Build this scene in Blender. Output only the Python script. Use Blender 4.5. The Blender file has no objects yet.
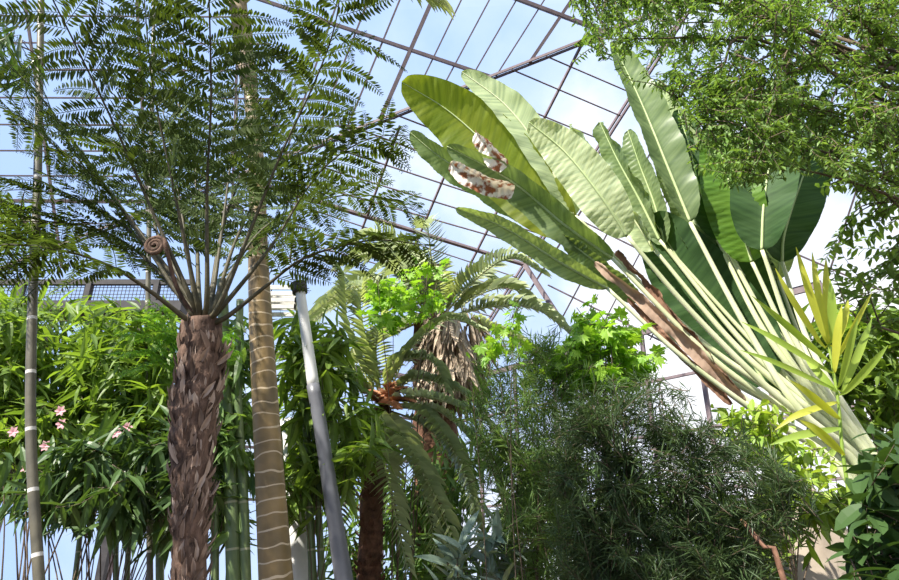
import bpy, math, random
import numpy as np
rng = np.random.default_rng(11); random.seed(5)
sc = bpy.context.scene; COL = sc.collection
# ------------------------------------------------------------------ camera
F = 640.0; PITCH = math.radians(23.0); CAM = np.array([0, 0, 1.6])
cp, sp = math.cos(PITCH), math.sin(PITCH)
def ray(px, py):
    a, b = px - 449.5, 290 - py
    return np.array([a, F*cp - b*sp, b*cp + F*sp])
def pt(px, py, Y):                      # the point of the place seen at (px,py), Y metres ahead
    r = ray(px, py); return CAM + r*(Y/r[1])
def pz(px, py, z):
    r = ray(px, py); return CAM + r*((z-CAM[2])/r[2])
def pplane(px, py, P0, n):
    r = ray(px, py); return CAM + r*(np.dot(P0-CAM, n)/np.dot(r, n))
cam = bpy.data.cameras.new('camera'); co = bpy.data.objects.new('camera', cam); COL.objects.link(co)
co.location = CAM; co.rotation_euler = (math.pi/2 + PITCH, 0, 0)
cam.sensor_width = 36; cam.lens = 36*F/899; cam.clip_end = 500; cam.clip_start = .02
sc.camera = co
def nrm(v):
    v = np.asarray(v, float); return v/np.maximum(np.linalg.norm(v, axis=-1, keepdims=True), 1e-9)
# ------------------------------------------------------------------ materials
def nodes(name):
    m = bpy.data.materials.new(name); m.use_nodes = True; nt = m.node_tree; nt.nodes.clear()
    o = nt.nodes.new('ShaderNodeOutputMaterial'); return m, nt, o
def N(nt, t, **k):
    n = nt.nodes.new(t)
    for a, b in k.items():
        if a in n.inputs: n.inputs[a].default_value = b
        else: setattr(n, a, b)
    return n
def c4(c): return (*c, 1)
def ramp(nt, fac, stops):
    r = nt.nodes.new('ShaderNodeValToRGB'); e = r.color_ramp.elements
    while len(e) < len(stops): e.new(.5)
    for i, (p, c) in enumerate(stops): e[i].position = p; e[i].color = c4(c)
    nt.links.new(fac, r.inputs[0]); return r.outputs[0]
def leafmat(name, a, b, tcol=None, trans=.4, rough=.45, spec=.35, veins=0, dry=None, nscale=3):
    m, nt, o = nodes(name); L = nt.links.new
    geo = N(nt, 'ShaderNodeNewGeometry'); tc = N(nt, 'ShaderNodeTexCoord')
    nz = N(nt, 'ShaderNodeTexNoise', Scale=nscale, Detail=3.0); L(tc.outputs['Object'], nz.inputs['Vector'])
    ad = N(nt, 'ShaderNodeMath', operation='MULTIPLY_ADD'); L(geo.outputs['Random Per Island'], ad.inputs[0]); ad.inputs[1].default_value = .6 if not veins else .0
    L(nz.outputs['Fac'], ad.inputs[2])
    st = [(.3, a), (.95, b)]
    if dry: st = [(.3, a), (.85, b), (1.0, dry)]
    if name == 'pale_dead_leaf': ad.inputs[1].default_value = 0; st = [(.40, a), (.52, b)]
    col = ramp(nt, ad.outputs[0], st)
    if veins:
        uv = N(nt, 'ShaderNodeUVMap'); sep = N(nt, 'ShaderNodeSeparateXYZ'); L(uv.outputs[0], sep.inputs[0])
        ab = N(nt, 'ShaderNodeMath', operation='ABSOLUTE'); sb = N(nt, 'ShaderNodeMath', operation='SUBTRACT'); L(sep.outputs['Y'], sb.inputs[0]); sb.inputs[1].default_value = .5; L(sb.outputs[0], ab.inputs[0])
        mu = N(nt, 'ShaderNodeMath', operation='MULTIPLY_ADD'); L(ab.outputs[0], mu.inputs[0]); mu.inputs[1].default_value = -.12; L(sep.outputs['X'], mu.inputs[2])
        cb = N(nt, 'ShaderNodeCombineXYZ'); L(mu.outputs[0], cb.inputs[0])
        n2 = N(nt, 'ShaderNodeTexNoise', Scale=veins, Detail=4.0); L(cb.outputs[0], n2.inputs['Vector'])
        mx = N(nt, 'ShaderNodeMix', data_type='RGBA', blend_type='MULTIPLY'); mx.inputs[0].default_value = .55
        L(col, mx.inputs[6]); L(ramp(nt, n2.outputs['Fac'], [(.38, (.42, .5, .38)), (.58, (1.2, 1.15, 1.0))]), mx.inputs[7]); col = mx.outputs[2]
    p = N(nt, 'ShaderNodeBsdfPrincipled', Roughness=rough); p.inputs['Specular IOR Level'].default_value = spec
    L(col, p.inputs['Base Color'])
    t = N(nt, 'ShaderNodeBsdfTranslucent'); mt = N(nt, 'ShaderNodeMix', data_type='RGBA', blend_type='MULTIPLY'); mt.inputs[0].default_value = 1
    L(col, mt.inputs[6]); mt.inputs[7].default_value = c4(tcol or (1.5, 1.5, .55)); L(mt.outputs[2], t.inputs[0])
    s = N(nt, 'ShaderNodeMixShader'); s.inputs[0].default_value = trans
    L(p.outputs[0], s.inputs[1]); L(t.outputs[0], s.inputs[2]); L(s.outputs[0], o.inputs[0]); return m
def solid(name, a, b, scale=8, rough=.7, bump=.3, stretch=(1, 1, 1), metal=0, spec=.3):
    m, nt, o = nodes(name); L = nt.links.new
    tc = N(nt, 'ShaderNodeTexCoord'); mp = N(nt, 'ShaderNodeMapping'); mp.inputs['Scale'].default_value = stretch; L(tc.outputs['Object'], mp.inputs[0])
    nz = N(nt, 'ShaderNodeTexNoise', Scale=scale, Detail=6.0, Roughness=.65); L(mp.outputs[0], nz.inputs['Vector'])
    p = N(nt, 'ShaderNodeBsdfPrincipled', Roughness=rough, Metallic=metal); p.inputs['Specular IOR Level'].default_value = spec
    L(ramp(nt, nz.outputs['Fac'], [(.32, a), (.68, b)]), p.inputs['Base Color'])
    bp = N(nt, 'ShaderNodeBump', Strength=bump, Distance=.02); L(nz.outputs['Fac'], bp.inputs['Height']); L(bp.outputs[0], p.inputs['Normal'])
    L(p.outputs[0], o.inputs[0]); return m
def ringmat(name, a, b, ringcol, freq, width=.12, rough=.55, dist=.5):
    m, nt, o = nodes(name); L = nt.links.new
    uv = N(nt, 'ShaderNodeUVMap'); tc = N(nt, 'ShaderNodeTexCoord')
    nz = N(nt, 'ShaderNodeTexNoise', Scale=6.0, Detail=5.0); L(tc.outputs['Object'], nz.inputs['Vector'])
    n1 = N(nt, 'ShaderNodeTexNoise', Scale=5.5, Detail=1.0); L(tc.outputs['Object'], n1.inputs['Vector'])
    sep = N(nt, 'ShaderNodeSeparateXYZ'); L(uv.outputs[0], sep.inputs[0])
    ma = N(nt, 'ShaderNodeMath', operation='MULTIPLY_ADD'); L(n1.outputs['Fac'], ma.inputs[0]); ma.inputs[1].default_value = dist
    fr = N(nt, 'ShaderNodeMath', operation='MULTIPLY'); L(sep.outputs['X'], fr.inputs[0]); fr.inputs[1].default_value = freq; L(fr.outputs[0], ma.inputs[2])
    fc = N(nt, 'ShaderNodeMath', operation='FRACT'); L(ma.outputs[0], fc.inputs[0])
    lt = N(nt, 'ShaderNodeMath', operation='LESS_THAN'); L(fc.outputs[0], lt.inputs[0]); lt.inputs[1].default_value = width
    mx = N(nt, 'ShaderNodeMix', data_type='RGBA'); L(lt.outputs[0], mx.inputs[0])
    L(ramp(nt, nz.outputs['Fac'], [(.3, a), (.7, b)]), mx.inputs[6]); mx.inputs[7].default_value = c4(ringcol)
    p = N(nt, 'ShaderNodeBsdfPrincipled', Roughness=rough); L(mx.outputs[2], p.inputs['Base Color'])
    bp = N(nt, 'ShaderNodeBump', Strength=.4, Distance=.02); L(nz.outputs['Fac'], bp.inputs['Height']); L(bp.outputs[0], p.inputs['Normal'])
    L(p.outputs[0], o.inputs[0]); return m
def glassmat():
    m, nt, o = nodes('greenhouse_glass'); L = nt.links.new
    t = N(nt, 'ShaderNodeBsdfTransparent'); t.inputs[0].default_value = (.97, .98, 1, 1)
    g = N(nt, 'ShaderNodeBsdfGlossy', Roughness=.05); f = N(nt, 'ShaderNodeFresnel', IOR=1.3)
    s = N(nt, 'ShaderNodeMixShader'); L(f.outputs[0], s.inputs[0]); L(t.outputs[0], s.inputs[1]); L(g.outputs[0], s.inputs[2]); L(s.outputs[0], o.inputs[0]); return m
M = dict(
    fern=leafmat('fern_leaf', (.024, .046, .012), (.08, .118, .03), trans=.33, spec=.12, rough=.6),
    fernlight=leafmat('bright_fern_leaf', (.11, .28, .03), (.24, .45, .06), trans=.45),
    palm=leafmat('palm_leaf', (.27, .34, .19), (.50, .55, .37), trans=.3, rough=.4),
    palmdark=leafmat('dark_palm_leaf', (.18, .24, .13), (.36, .42, .26), trans=.3, rough=.4),
    lance=leafmat('lance_leaf', (.028, .066, .016), (.21, .32, .06), trans=.4),
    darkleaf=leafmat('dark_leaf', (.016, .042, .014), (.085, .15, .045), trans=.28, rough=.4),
    bamboo=leafmat('bamboo_leaf', (.03, .075, .022), (.16, .26, .08), trans=.38),
    tree=leafmat('tree_leaflet', (.05, .108, .03), (.20, .315, .085), trans=.42),
    dtree=leafmat('dark_tree_leaflet', (.05, .11, .025), (.17, .27, .07), trans=.35),
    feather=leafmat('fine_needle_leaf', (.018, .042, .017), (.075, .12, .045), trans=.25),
    featherlight=leafmat('pale_needle_leaf', (.06, .13, .03), (.16, .25, .08), trans=.35),
    lobed=leafmat('lobed_leaf', (.12, .28, .03), (.28, .46, .06), trans=.45),
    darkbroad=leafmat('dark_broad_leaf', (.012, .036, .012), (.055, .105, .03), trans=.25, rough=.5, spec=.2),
    silver=leafmat('silver_leaf', (.13, .20, .14), (.26, .33, .26), trans=.15),
    yellow=leafmat('yellow_leaf', (.34, .37, .04), (.52, .53, .08), trans=.45),
    yelgreen=leafmat('yellow_green_leaf', (.16, .30, .04), (.34, .45, .08), trans=.4),
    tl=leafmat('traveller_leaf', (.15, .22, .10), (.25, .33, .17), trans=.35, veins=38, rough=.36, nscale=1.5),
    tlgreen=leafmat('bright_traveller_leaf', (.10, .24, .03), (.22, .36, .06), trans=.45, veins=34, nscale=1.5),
    tlwhite=leafmat('sunlit_traveller_leaf', (.52, .60, .40), (.64, .70, .50), trans=.3, veins=38, rough=.33, spec=.5, nscale=1.5),  # sun glare on the blade is put into this near-white colour
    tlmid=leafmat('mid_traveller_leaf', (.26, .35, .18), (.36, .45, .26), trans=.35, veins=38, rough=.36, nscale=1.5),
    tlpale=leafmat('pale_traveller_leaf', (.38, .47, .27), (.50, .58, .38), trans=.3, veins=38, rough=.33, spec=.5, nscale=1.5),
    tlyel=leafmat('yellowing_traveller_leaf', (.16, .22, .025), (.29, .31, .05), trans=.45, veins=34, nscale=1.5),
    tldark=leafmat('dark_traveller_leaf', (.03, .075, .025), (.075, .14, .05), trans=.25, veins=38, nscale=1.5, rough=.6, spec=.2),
    dead=leafmat('dead_leaf', (.20, .10, .06), (.55, .40, .30), tcol=(1, .8, .6), trans=.2, rough=.8, nscale=7),
    deadpale=leafmat('pale_dead_leaf', (.34, .13, .06), (1.0, .97, .92), tcol=(1, .85, .7), trans=.2, rough=.8, nscale=12),  # noise mixes near-white patches into the brown
    deadark=leafmat('brown_dead_leaf', (.07, .035, .025), (.30, .17, .11), tcol=(1, .8, .6), trans=.15, rough=.9, nscale=8),
    thatch=leafmat('dead_palm_thatch', (.12, .085, .06), (.46, .37, .28), tcol=(1, .85, .7), trans=.15, rough=.9),
    rust=leafmat('rusty_dead_frond', (.34, .15, .07), (.55, .28, .15), tcol=(1, .8, .6), trans=.2, rough=.9),
    pink=leafmat('pink_petal', (.75, .30, .36), (.9, .5, .55), tcol=(1, .9, .9), trans=.4),
    petiole=solid('cream_green_petiole', (.50, .55, .30), (.72, .74, .50), 3, .4, .1, (1, 1, .3), spec=.5),
    midrib=solid('pale_midrib', (.38, .48, .22), (.52, .60, .32), 3, .45, .1),
    stipe=solid('fern_stipe', (.035, .035, .02), (.10, .085, .045), 20, .6, .3),
    rachis=solid('palm_rachis', (.35, .38, .18), (.5, .5, .28), 6, .5, .1),
    twig=solid('twig_bark', (.07, .05, .035), (.17, .125, .085), 20, .8, .4),
    redtwig=solid('reddish_branch_bark', (.13, .065, .04), (.26, .14, .09), 14, .8, .4),
    fibre=solid('tree_fern_bark', (.025, .016, .012), (.20, .125, .09), 26, .95, 1.0, (1, 1, .3)),
    stub=leafmat('old_frond_stub', (.022, .014, .01), (.27, .19, .145), tcol=(1, .9, .8), trans=.05, rough=.95, nscale=9, dry=(.42, .33, .27)),
    datebark=solid('palm_trunk_bark', (.05, .028, .018), (.20, .10, .06), 14, .95, 1.0),
    ringed=ringmat('ringed_palm_bark', (.12, .085, .035), (.27, .18, .07), (.50, .40, .27), 1/.098, .11, .5, 1.0),
    cane=ringmat('grey_bamboo_cane', (.07, .065, .045), (.15, .135, .09), (.62, .6, .55), 1/.34, .06, .5, .0),
    green_cane=ringmat('green_bamboo_cane', (.07, .12, .04), (.16, .21, .08), (.32, .33, .2), 1/.34, .05, .4, .0),
    pole=solid('grey_pole_shaft', (.10, .103, .118), (.15, .155, .175), 4, .4, .05, spec=.5),
    whitepole=solid('white_post_shaft', (.62, .63, .62), (.74, .74, .72), 4, .5, .05),
    steel=solid('brown_painted_steel', (.13, .095, .10), (.20, .155, .16), 5, .6, .1),
    dsteel=solid('dark_steel', (.03, .028, .03), (.06, .055, .055), 5, .6, .1),
    soil=solid('planting_soil', (.035, .025, .017), (.12, .085, .055), 3, .95, 1.0),
    stone=solid('pale_plinth_stone', (.22, .18, .14), (.38, .33, .27), 1.5, .9, .4),
    wood=solid('white_weathered_wood', (.5, .48, .44), (.7, .68, .62), 9, .8, .2),
    glass=glassmat(),
)
# ------------------------------------------------------------------ mesh building
class MB:
    def __init__(s): s.v = []; s.f = []; s.uv = []; s.n = 0
    def add(s, v, f, uv=None):
        v = np.asarray(v, np.float32).reshape(-1, 3); f = np.asarray(f, np.int32)
        s.v.append(v); s.f.append(f + s.n); s.n += len(v)
        s.uv.append(np.zeros((len(v), 2), np.float32) if uv is None else np.asarray(uv, np.float32))
    def build(s, name, mat, parent=None, smooth=True, uv=False, origin=None):
        me = bpy.data.meshes.new(name); v = np.concatenate(s.v)
        if origin is not None: v = v - np.asarray(origin, np.float32)
        me.vertices.add(len(v)); me.vertices.foreach_set('co', v.ravel())
        li = np.concatenate([f.ravel() for f in s.f]); sz = np.concatenate([np.full(len(f), f.shape[1], np.int32) for f in s.f])
        me.loops.add(len(li)); me.loops.foreach_set('vertex_index', li)
        st = np.concatenate([[0], np.cumsum(sz)[:-1]]).astype(np.int32)
        me.polygons.add(len(sz)); me.polygons.foreach_set('loop_start', st)
        me.polygons.foreach_set('use_smooth', np.full(len(sz), smooth))
        if uv:
            u = me.uv_layers.new(name='UVMap'); u.data.foreach_set('uv', np.concatenate(s.uv)[li].ravel())
        me.update(calc_edges=True); me.validate(); me.materials.append(mat)
        o = bpy.data.objects.new(name, me); COL.objects.link(o)
        if parent is not None: o.parent = parent
        return o
def rel(root): return np.array(root.location)
def empty(name, loc, label, cat, group=None, kind=None):
    o = bpy.data.objects.new(name, None); COL.objects.link(o); o.location = loc; o.empty_display_size = .1
    o['label'] = label; o['category'] = cat
    if group: o['group'] = group
    if kind: o['kind'] = kind
    return o
def spline(P, n):
    P = np.asarray(P, float)
    if len(P) == 2:
        t = np.linspace(0, 1, n)[:, None]; return P[0]*(1-t) + P[1]*t
    Q = np.vstack([2*P[0]-P[1], P, 2*P[-1]-P[-2]]); out = []
    seg = np.linalg.norm(np.diff(P, axis=0), axis=1); cum = np.concatenate([[0], np.cumsum(seg)])
    for s in np.linspace(0, cum[-1], n):
        i = min(max(np.searchsorted(cum, s, side='right')-1, 0), len(seg)-1); t = (s-cum[i])/max(seg[i], 1e-9)
        a, b, c, d = Q[i:i+4]
        out.append(.5*((2*b)+(-a+c)*t+(2*a-5*b+4*c-d)*t*t+(-a+3*b-3*c+d)*t**3))
    return np.array(out)
def tube(mb, P, R, k=8, jit=0.0):
    P = np.asarray(P, float); n = len(P); R = np.broadcast_to(np.asarray(R, float), (n,))
    T = nrm(np.gradient(P, axis=0)); a = np.array([1, 0, 0]) if abs(T[0][0]) < .8 else np.array([0, 1, 0])
    V = []; x = nrm(a - T[0]*np.dot(a, T[0]))
    ang = np.linspace(0, 2*math.pi, k, endpoint=False); L = np.concatenate([[0], np.cumsum(np.linalg.norm(np.diff(P, axis=0), axis=1))])
    UV = []
    for i in range(n):
        x = nrm(x - T[i]*np.dot(x, T[i])); y = np.cross(T[i], x)
        r = R[i]*(1 + jit*rng.normal(size=k)) if jit else np.full(k, R[i])
        V.append(P[i] + np.outer(np.cos(ang)*r, x) + np.outer(np.sin(ang)*r, y)); UV += [(L[i], j/k) for j in range(k)]
    i, j = np.meshgrid(np.arange(n-1), np.arange(k), indexing='ij'); j2 = (j+1) % k
    f = np.stack([i*k+j, i*k+j2, (i+1)*k+j2, (i+1)*k+j], -1).reshape(-1, 4)
    mb.add(np.concatenate(V), f, UV)
    mb.f.append(np.arange(k, dtype=np.int32)[None, ::-1] + mb.n - n*k); mb.f.append(np.arange(k, dtype=np.int32)[None] + mb.n - k)
def box(mb, a, b):
    a, b = np.minimum(a, b), np.maximum(a, b)
    v = [(x, y, z) for x in (a[0], b[0]) for y in (a[1], b[1]) for z in (a[2], b[2])]
    mb.add(v, [(0, 1, 3, 2), (4, 6, 7, 5), (0, 4, 5, 1), (2, 3, 7, 6), (0, 2, 6, 4), (1, 5, 7, 3)])
def beam(mb, a, b, w, h, up=(0, 0, 1)):
    a, b = np.asarray(a, float), np.asarray(b, float); d = nrm(b-a); s = nrm(np.cross(d, up)); u = np.cross(s, d)
    v = [p + s*w*i/2 + u*h*j/2 for p in (a, b) for i, j in ((-1, -1), (1, -1), (1, 1), (-1, 1))]
    mb.add(v, [(0, 1, 2, 3), (7, 6, 5, 4), (0, 4, 5, 1), (1, 5, 6, 2), (2, 6, 7, 3), (3, 7, 4, 0)])
def blade(n=3, W=.2, droop=.15, fold=.2, shape='lance'):        # leaf along +x, unit length
    t = np.linspace(0, 1, n+1); 
    w = {'lance': lambda t: np.sin(np.pi*np.clip(.08+.92*t, 0, 1)**.75), 'oval': lambda t: np.sin(np.pi*(.04+.96*t))**.6*(1-.1*t), 'strap': lambda t: np.clip((t+.12)*4, 0, 1)*np.clip((1-t)*3, 0, 1)**.6}[shape](t)*W/2
    w[-1] = W*.01
    z = -droop*t*t; x = t - .3*droop*droop*t**3
    V = np.stack([np.stack([x, -w, z+fold*w], -1), np.stack([x, 0*w, z], -1), np.stack([x, w, z+fold*w], -1)], 1).reshape(-1, 3)
    f = []
    for i in range(n):
        for j in range(2): f.append((3*i+j, 3*i+3+j, 3*i+4+j, 3*i+1+j))
    return V, np.array(f)
def lobed():                                                     # five-lobed vine leaf, +x is the tip
    an = np.radians([180, 150, 125, 100, 75, 52, 35, 15, 0, -15, -35, -52, -75, -100, -125, -150]); r = np.array([.06, .34, .52, .36, .72, .5, .8, .56, 1.0, .56, .8, .5, .72, .36, .52, .34])
    V = np.stack([r*np.cos(an)*.62+.35, r*np.sin(an)*.62, -.28*r*r*.6], -1); V = np.vstack([[.35, 0, 0], V])
    return V, np.array([(0, i, i % 16+1) for i in range(1, 17)])
DIAMOND = (np.array([[0, 0, 0], [.45, -.5, .06], [1, 0, -.05], [.45, .5, .06]]), np.array([[0, 1, 2, 3]]))
PINNULE = (np.array([[0, -.32, 0], [.4, -.5, .0], [.8, -.3, -.03], [1, 0, -.06], [.8, .3, -.03], [.4, .5, 0], [0, .32, 0]]), np.array([[0, 1, 2, 3], [0, 3, 4, 5], [0, 5, 6, 6]])[:2])
def place(mb, tmpl, O, D, U, S, Wd=None):
    V, f = tmpl; O = np.asarray(O, float); D = nrm(D); Y = nrm(np.cross(U, D)); Z = np.cross(D, Y); S = np.broadcast_to(np.asarray(S, float), (len(O),))
    Wd = S if Wd is None else np.broadcast_to(np.asarray(Wd, float), (len(O),))
    P = O[:, None] + V[None, :, 0:1]*(D*S[:, None])[:, None] + V[None, :, 1:2]*(Y*Wd[:, None])[:, None] + V[None, :, 2:3]*(Z*S[:, None])[:, None]
    ff = f[None] + (np.arange(len(O))*len(V))[:, None, None]
    mb.add(P.reshape(-1, 3), ff.reshape(-1, f.shape[1]))
def inpoly(p, poly):
    x, y = p; c = False; j = len(poly)-1
    for i in range(len(poly)):
        xi, yi = poly[i]; xj, yj = poly[j]
        if (yi > y) != (yj > y) and x < (xj-xi)*(y-yi)/(yj-yi)+xi: c = not c
        j = i
    return c
def sample(poly, n, Y):
    a = np.array(poly); lo, hi = a.min(0), a.max(0); out = []
    while len(out) < n:
        p = rng.uniform(lo, hi)
        if inpoly(p, poly): out.append(pt(p[0], p[1], rng.uniform(*Y)))
    return np.array(out)
# ------------------------------------------------------------------ light
sun = bpy.data.lights.new('sun', 'SUN'); so = bpy.data.objects.new('sun', sun); COL.objects.link(so)
sun.energy = 8.5; sun.angle = math.radians(.8); sun.color = (1, .94, .84)
from mathutils import Vector
SUN_TO = Vector((-.62, -.50, .86)).normalized()
so.rotation_euler = (-SUN_TO).to_track_quat('-Z', 'Y').to_euler(); so.location = (0, 0, 30)
w = bpy.data.worlds.new('sky'); sc.world = w; w.use_nodes = True; nt = w.node_tree; nt.nodes.clear(); L = nt.links.new
tc = N(nt, 'ShaderNodeTexCoord'); sep = N(nt, 'ShaderNodeSeparateXYZ'); L(tc.outputs['Generated'], sep.inputs[0])
nz = N(nt, 'ShaderNodeTexNoise', Scale=2.6, Detail=7.0, Roughness=.55); L(tc.outputs['Generated'], nz.inputs['Vector'])
ma = N(nt, 'ShaderNodeMath', operation='MULTIPLY_ADD'); L(sep.outputs['X'], ma.inputs[0]); ma.inputs[1].default_value = .45; L(nz.outputs['Fac'], ma.inputs[2])
mz = N(nt, 'ShaderNodeMath', operation='MULTIPLY_ADD'); L(sep.outputs['Z'], mz.inputs[0]); mz.inputs[1].default_value = -.18; L(ma.outputs[0], mz.inputs[2])
colr = ramp(nt, mz.outputs[0], [(.30, (.43, .60, .95)), (.46, (.58, .72, .98)), (.62, (1.0, 1.0, 1.03))])
mr = N(nt, 'ShaderNodeMapRange'); L(sep.outputs['Z'], mr.inputs[0]); mr.inputs[1].default_value = -.09; mr.inputs[2].default_value = -.04
mg = N(nt, 'ShaderNodeMix', data_type='RGBA'); L(mr.outputs[0], mg.inputs[0]); mg.inputs[6].default_value = (.05, .055, .03, 1); L(colr, mg.inputs[7])
bg = N(nt, 'ShaderNodeBackground', Strength=1.0); L(mg.outputs[2], bg.inputs[0]); wo = N(nt, 'ShaderNodeOutputWorld'); L(bg.outputs[0], wo.inputs[0])
sc.view_settings.view_transform = 'Standard'; sc.view_settings.look = 'None'; sc.view_settings.exposure = .42; sc.view_settings.gamma = 1
sc.cycles.use_denoising = True; sc.cycles.max_bounces = 8; sc.cycles.transparent_max_bounces = 12; sc.cycles.transmission_bounces = 6
# ------------------------------------------------------------------ the greenhouse
H1 = pz(240, 176, 11.0); H2 = pz(525, 265, 11.0); P = pz(695, -2, 15.0); E0 = pz(-120, 186, 11.0); BR = pz(960, 262, 11.0)
BR = np.array([H2[0]+9.0, H2[1]-9.5, 11.0])
nA = nrm(np.cross(H2-H1, P-H1)); nL = nrm(np.cross(E0-H1, P-H1)); nB = nrm(np.cross(BR-H2, P-H2))
def onA(x, y): return pplane(x, y, H1, nA)
def onL(x, y): return pplane(x, y, H1, nL)
def onB(x, y): return pplane(x, y, H2, nB)
def atz(a, b, z): return a + (b-a)*((z-a[2])/(b[2]-a[2]))
ZE = 8.2                                                          # eaves height
G1, G2 = atz(P, H1, ZE), atz(P, H2, ZE)
dL, dB = nrm(E0-H1), nrm(BR-H2)
GL, GR = G1 + dL*22, G2 + dB*14
ceil_ = empty('ceiling', (0, 0, 0), 'steel-framed glass pavilion roof rising to a peak above the plants', 'glass roof', kind='structure')
def facet(pts):
    mb = MB(); mb.add(np.array(pts), [list(range(len(pts)))]); mb.build('glazing', M['glass'], ceil_, False)
facet([G1, G2, P]); facet([GL, G1, P, P+dL*28]); facet([G2, GR, P+dB*14, P])
def rbar(name, f, x0, y0, x1, y1, wd, ht=None, par=None):
    wd *= .52
    mb = MB(); a, b = f(x0, y0), f(x1, y1); n = {onA: nA, onL: nL, onB: nB}[f]; beam(mb, a, b, wd, ht or wd*1.4, n)
    o = mb.build(name, M['steel'], ceil_, False)
def hipx(y): return 240 + (194-y)*(695-240)/194.0
def hitl(x, y, s):      # where the line through (x,y) of slope s meets hip one, then hip two
    k = -178.0/455; xa = (176+240*-k - y + s*x)/(s-k)
    k2 = -267.0/170.0*1.0; xb = (265-525*k2 - y + s*x)/(s-k2)
    return xa, y+s*(xa-x), xb, y+s*(xb-x)
for a, b, wd, nm in ((P, G1, .065, 'hip_beam'), (P, G2, .085, 'hip_beam')):
    mb = MB(); n = nA; s = nrm(np.cross(b-a, (0, 0, 1)))*.065
    for q in (-1, 1): beam(mb, a+q*s, b+q*s, wd*.5, wd*1.1)
    mb.build(nm, M['steel'], ceil_, False)
for x, y, s, wd in ((576, 39, .48, .06), (541, 54, .43, .06), (508, 68, .425, .06), (470, 86, .41, .06), (435, 101, .40, .06), (404, 118, .385, .06), (372, 134, .37, .06),
                    (404, 171, .33, .06), (380, 185, .305, .06), (425, 217, .285, .06), (440, 239, .305, .17), (455, 257, .33, .05), (450, 272, .30, .05), (470, 291, .29, .05), (455, 306, .29, .05)):
    xa, ya, xb, yb = hitl(x, y, s); rbar('purlin', onA, xa, ya, xb, yb, wd)
for a in ((588, 32, 452, 300, .10), (480, 92, 408, 262, .10), (400, 126, 350, 262, .1), (300, 168, 290, 262, .1)): rbar('rafter', onA, *a)
def tohip(x0, y0, x1, y1, wd):
    t = (176 - (x0-240)*178/455 - y0)/((y1-y0) + (x1-x0)*178/455); return x0, y0, x0+(x1-x0)*t, y0+(y1-y0)*t, wd
for a in ((441, -20, 386, 106, .16), (408, -20, 375, 60, .07), (471, -20, 424, 77, .06), (500, -20, 444, 85, .06), (528, -20, 477, 68, .06), (557, -20, 504, 63.5, .06), (585, -20, 538, 50, .14), (376, -20, 318, 130, .07), (345, -20, 285, 155, .07)): rbar('glazing_bar', onL, *tohip(*a))
for a in ((0, -88, 485, 75, .15), (470, -19, 560, 15, .16)): rbar('rafter', onL, *tohip(*a))
for y, x1, wd in ((203, 178, .17), (178, 234, .07), (153, 298, .07), (127, 350, .07), (100, 320, .07), (72, 300, .08), (45, 270, .06), (18, 240, .06), (225, 120, .06), (246, 70, .06)): rbar('purlin', onL, -130, y-3, x1, y-1, wd)
for a in ((22, -20, 62, 268, .10), (-70, -20, -30, 268, .1), (136, -20, 150, 268, .10), (238, 30, 232, 215, .1)): rbar('rafter', onL, *a)
for a in ((600, 182, 512, 318, .09), (700, 60, 560, 322, .07), (740, 60, 600, 330, .06), (780, 80, 650, 340, .06), (840, 80, 730, 360, .08), (880, 120, 800, 360, .08)): rbar('glazing_bar', onB, *a)
for a in ((560, 210, 800, 330, .07), (590, 165, 880, 290, .07), (548, 285, 760, 390, .07), (640, 100, 899, 200, .07)): rbar('purlin', onB, *a)
for (xa, ya, xb, yb) in ((525, 265, 562, 322), (240, 198, 211, 226)):
    mb = MB(); a = pt(xa, ya, H2[1]-.4 if xa > 400 else H1[1]-.3); b = pt(xb, yb, (H2[1] if xa > 400 else H1[1]) + (-1.2 if xa > 400 else 0)); beam(mb, a, b, .14, .14); mb.build('brace', M['steel'], ceil_, False)
def wall(name, A, B, label, nb):
    r = empty(name, (0, 0, 0), label, 'glass wall', kind='structure'); A2 = A.copy(); A2[2] = .4; B2 = B.copy(); B2[2] = .4
    mb = MB(); mb.add([A2, B2, B, A], [[0, 1, 2, 3]]); mb.build('glazing', M['glass'], r, False)
    for i in range(nb+1):
        mb = MB(); p = A+(B-A)*i/nb; beam(mb, (p[0], p[1], .4), p, .09, .12, nrm(B-A)); mb.build('mullion', M['steel'], r, False)
    for z in (ZE, 6.6, 5.0, 3.4):
        mb = MB(); a = A.copy(); b = B.copy(); a[2] = b[2] = z; beam(mb, a, b, .08, .2 if z == ZE else .08); mb.build('transom', M['steel'], r, False)
    mb = MB(); n = nrm(np.cross(B-A, (0, 0, 1)))*.3; a = A.copy(); b = B.copy(); a[2] = b[2] = .2; beam(mb, a, b, .4, .4); mb.build('plinth', M['stone'], r, False)
wall('wall_left', GL, G1, 'glazed back wall behind the bamboo with its pale stone plinth', 12); wall('wall_back', G1, G2, 'glazed end wall behind the date palm with its pale stone plinth', 6); wall('wall_right', G2, GR, 'glazed side wall behind the fan of large leaves', 8)
fl = MB(); n = 40; gx, gy = np.meshgrid(np.linspace(-26, 18, n), np.linspace(-4, 24, n), indexing='ij'); gz = rng.normal(size=gx.shape)*.03
i, j = np.meshgrid(np.arange(n-1), np.arange(n-1), indexing='ij'); fl.add(np.stack([gx, gy, gz-.03], -1).reshape(-1, 3), np.stack([i*n+j, (i+1)*n+j, (i+1)*n+j+1, i*n+j+1], -1).reshape(-1, 4))
o = fl.build('floor', M['soil'], None); o['kind'] = 'structure'; o['label'] = 'dark planting soil under the greenhouse plants'; o['category'] = 'ground'
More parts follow.
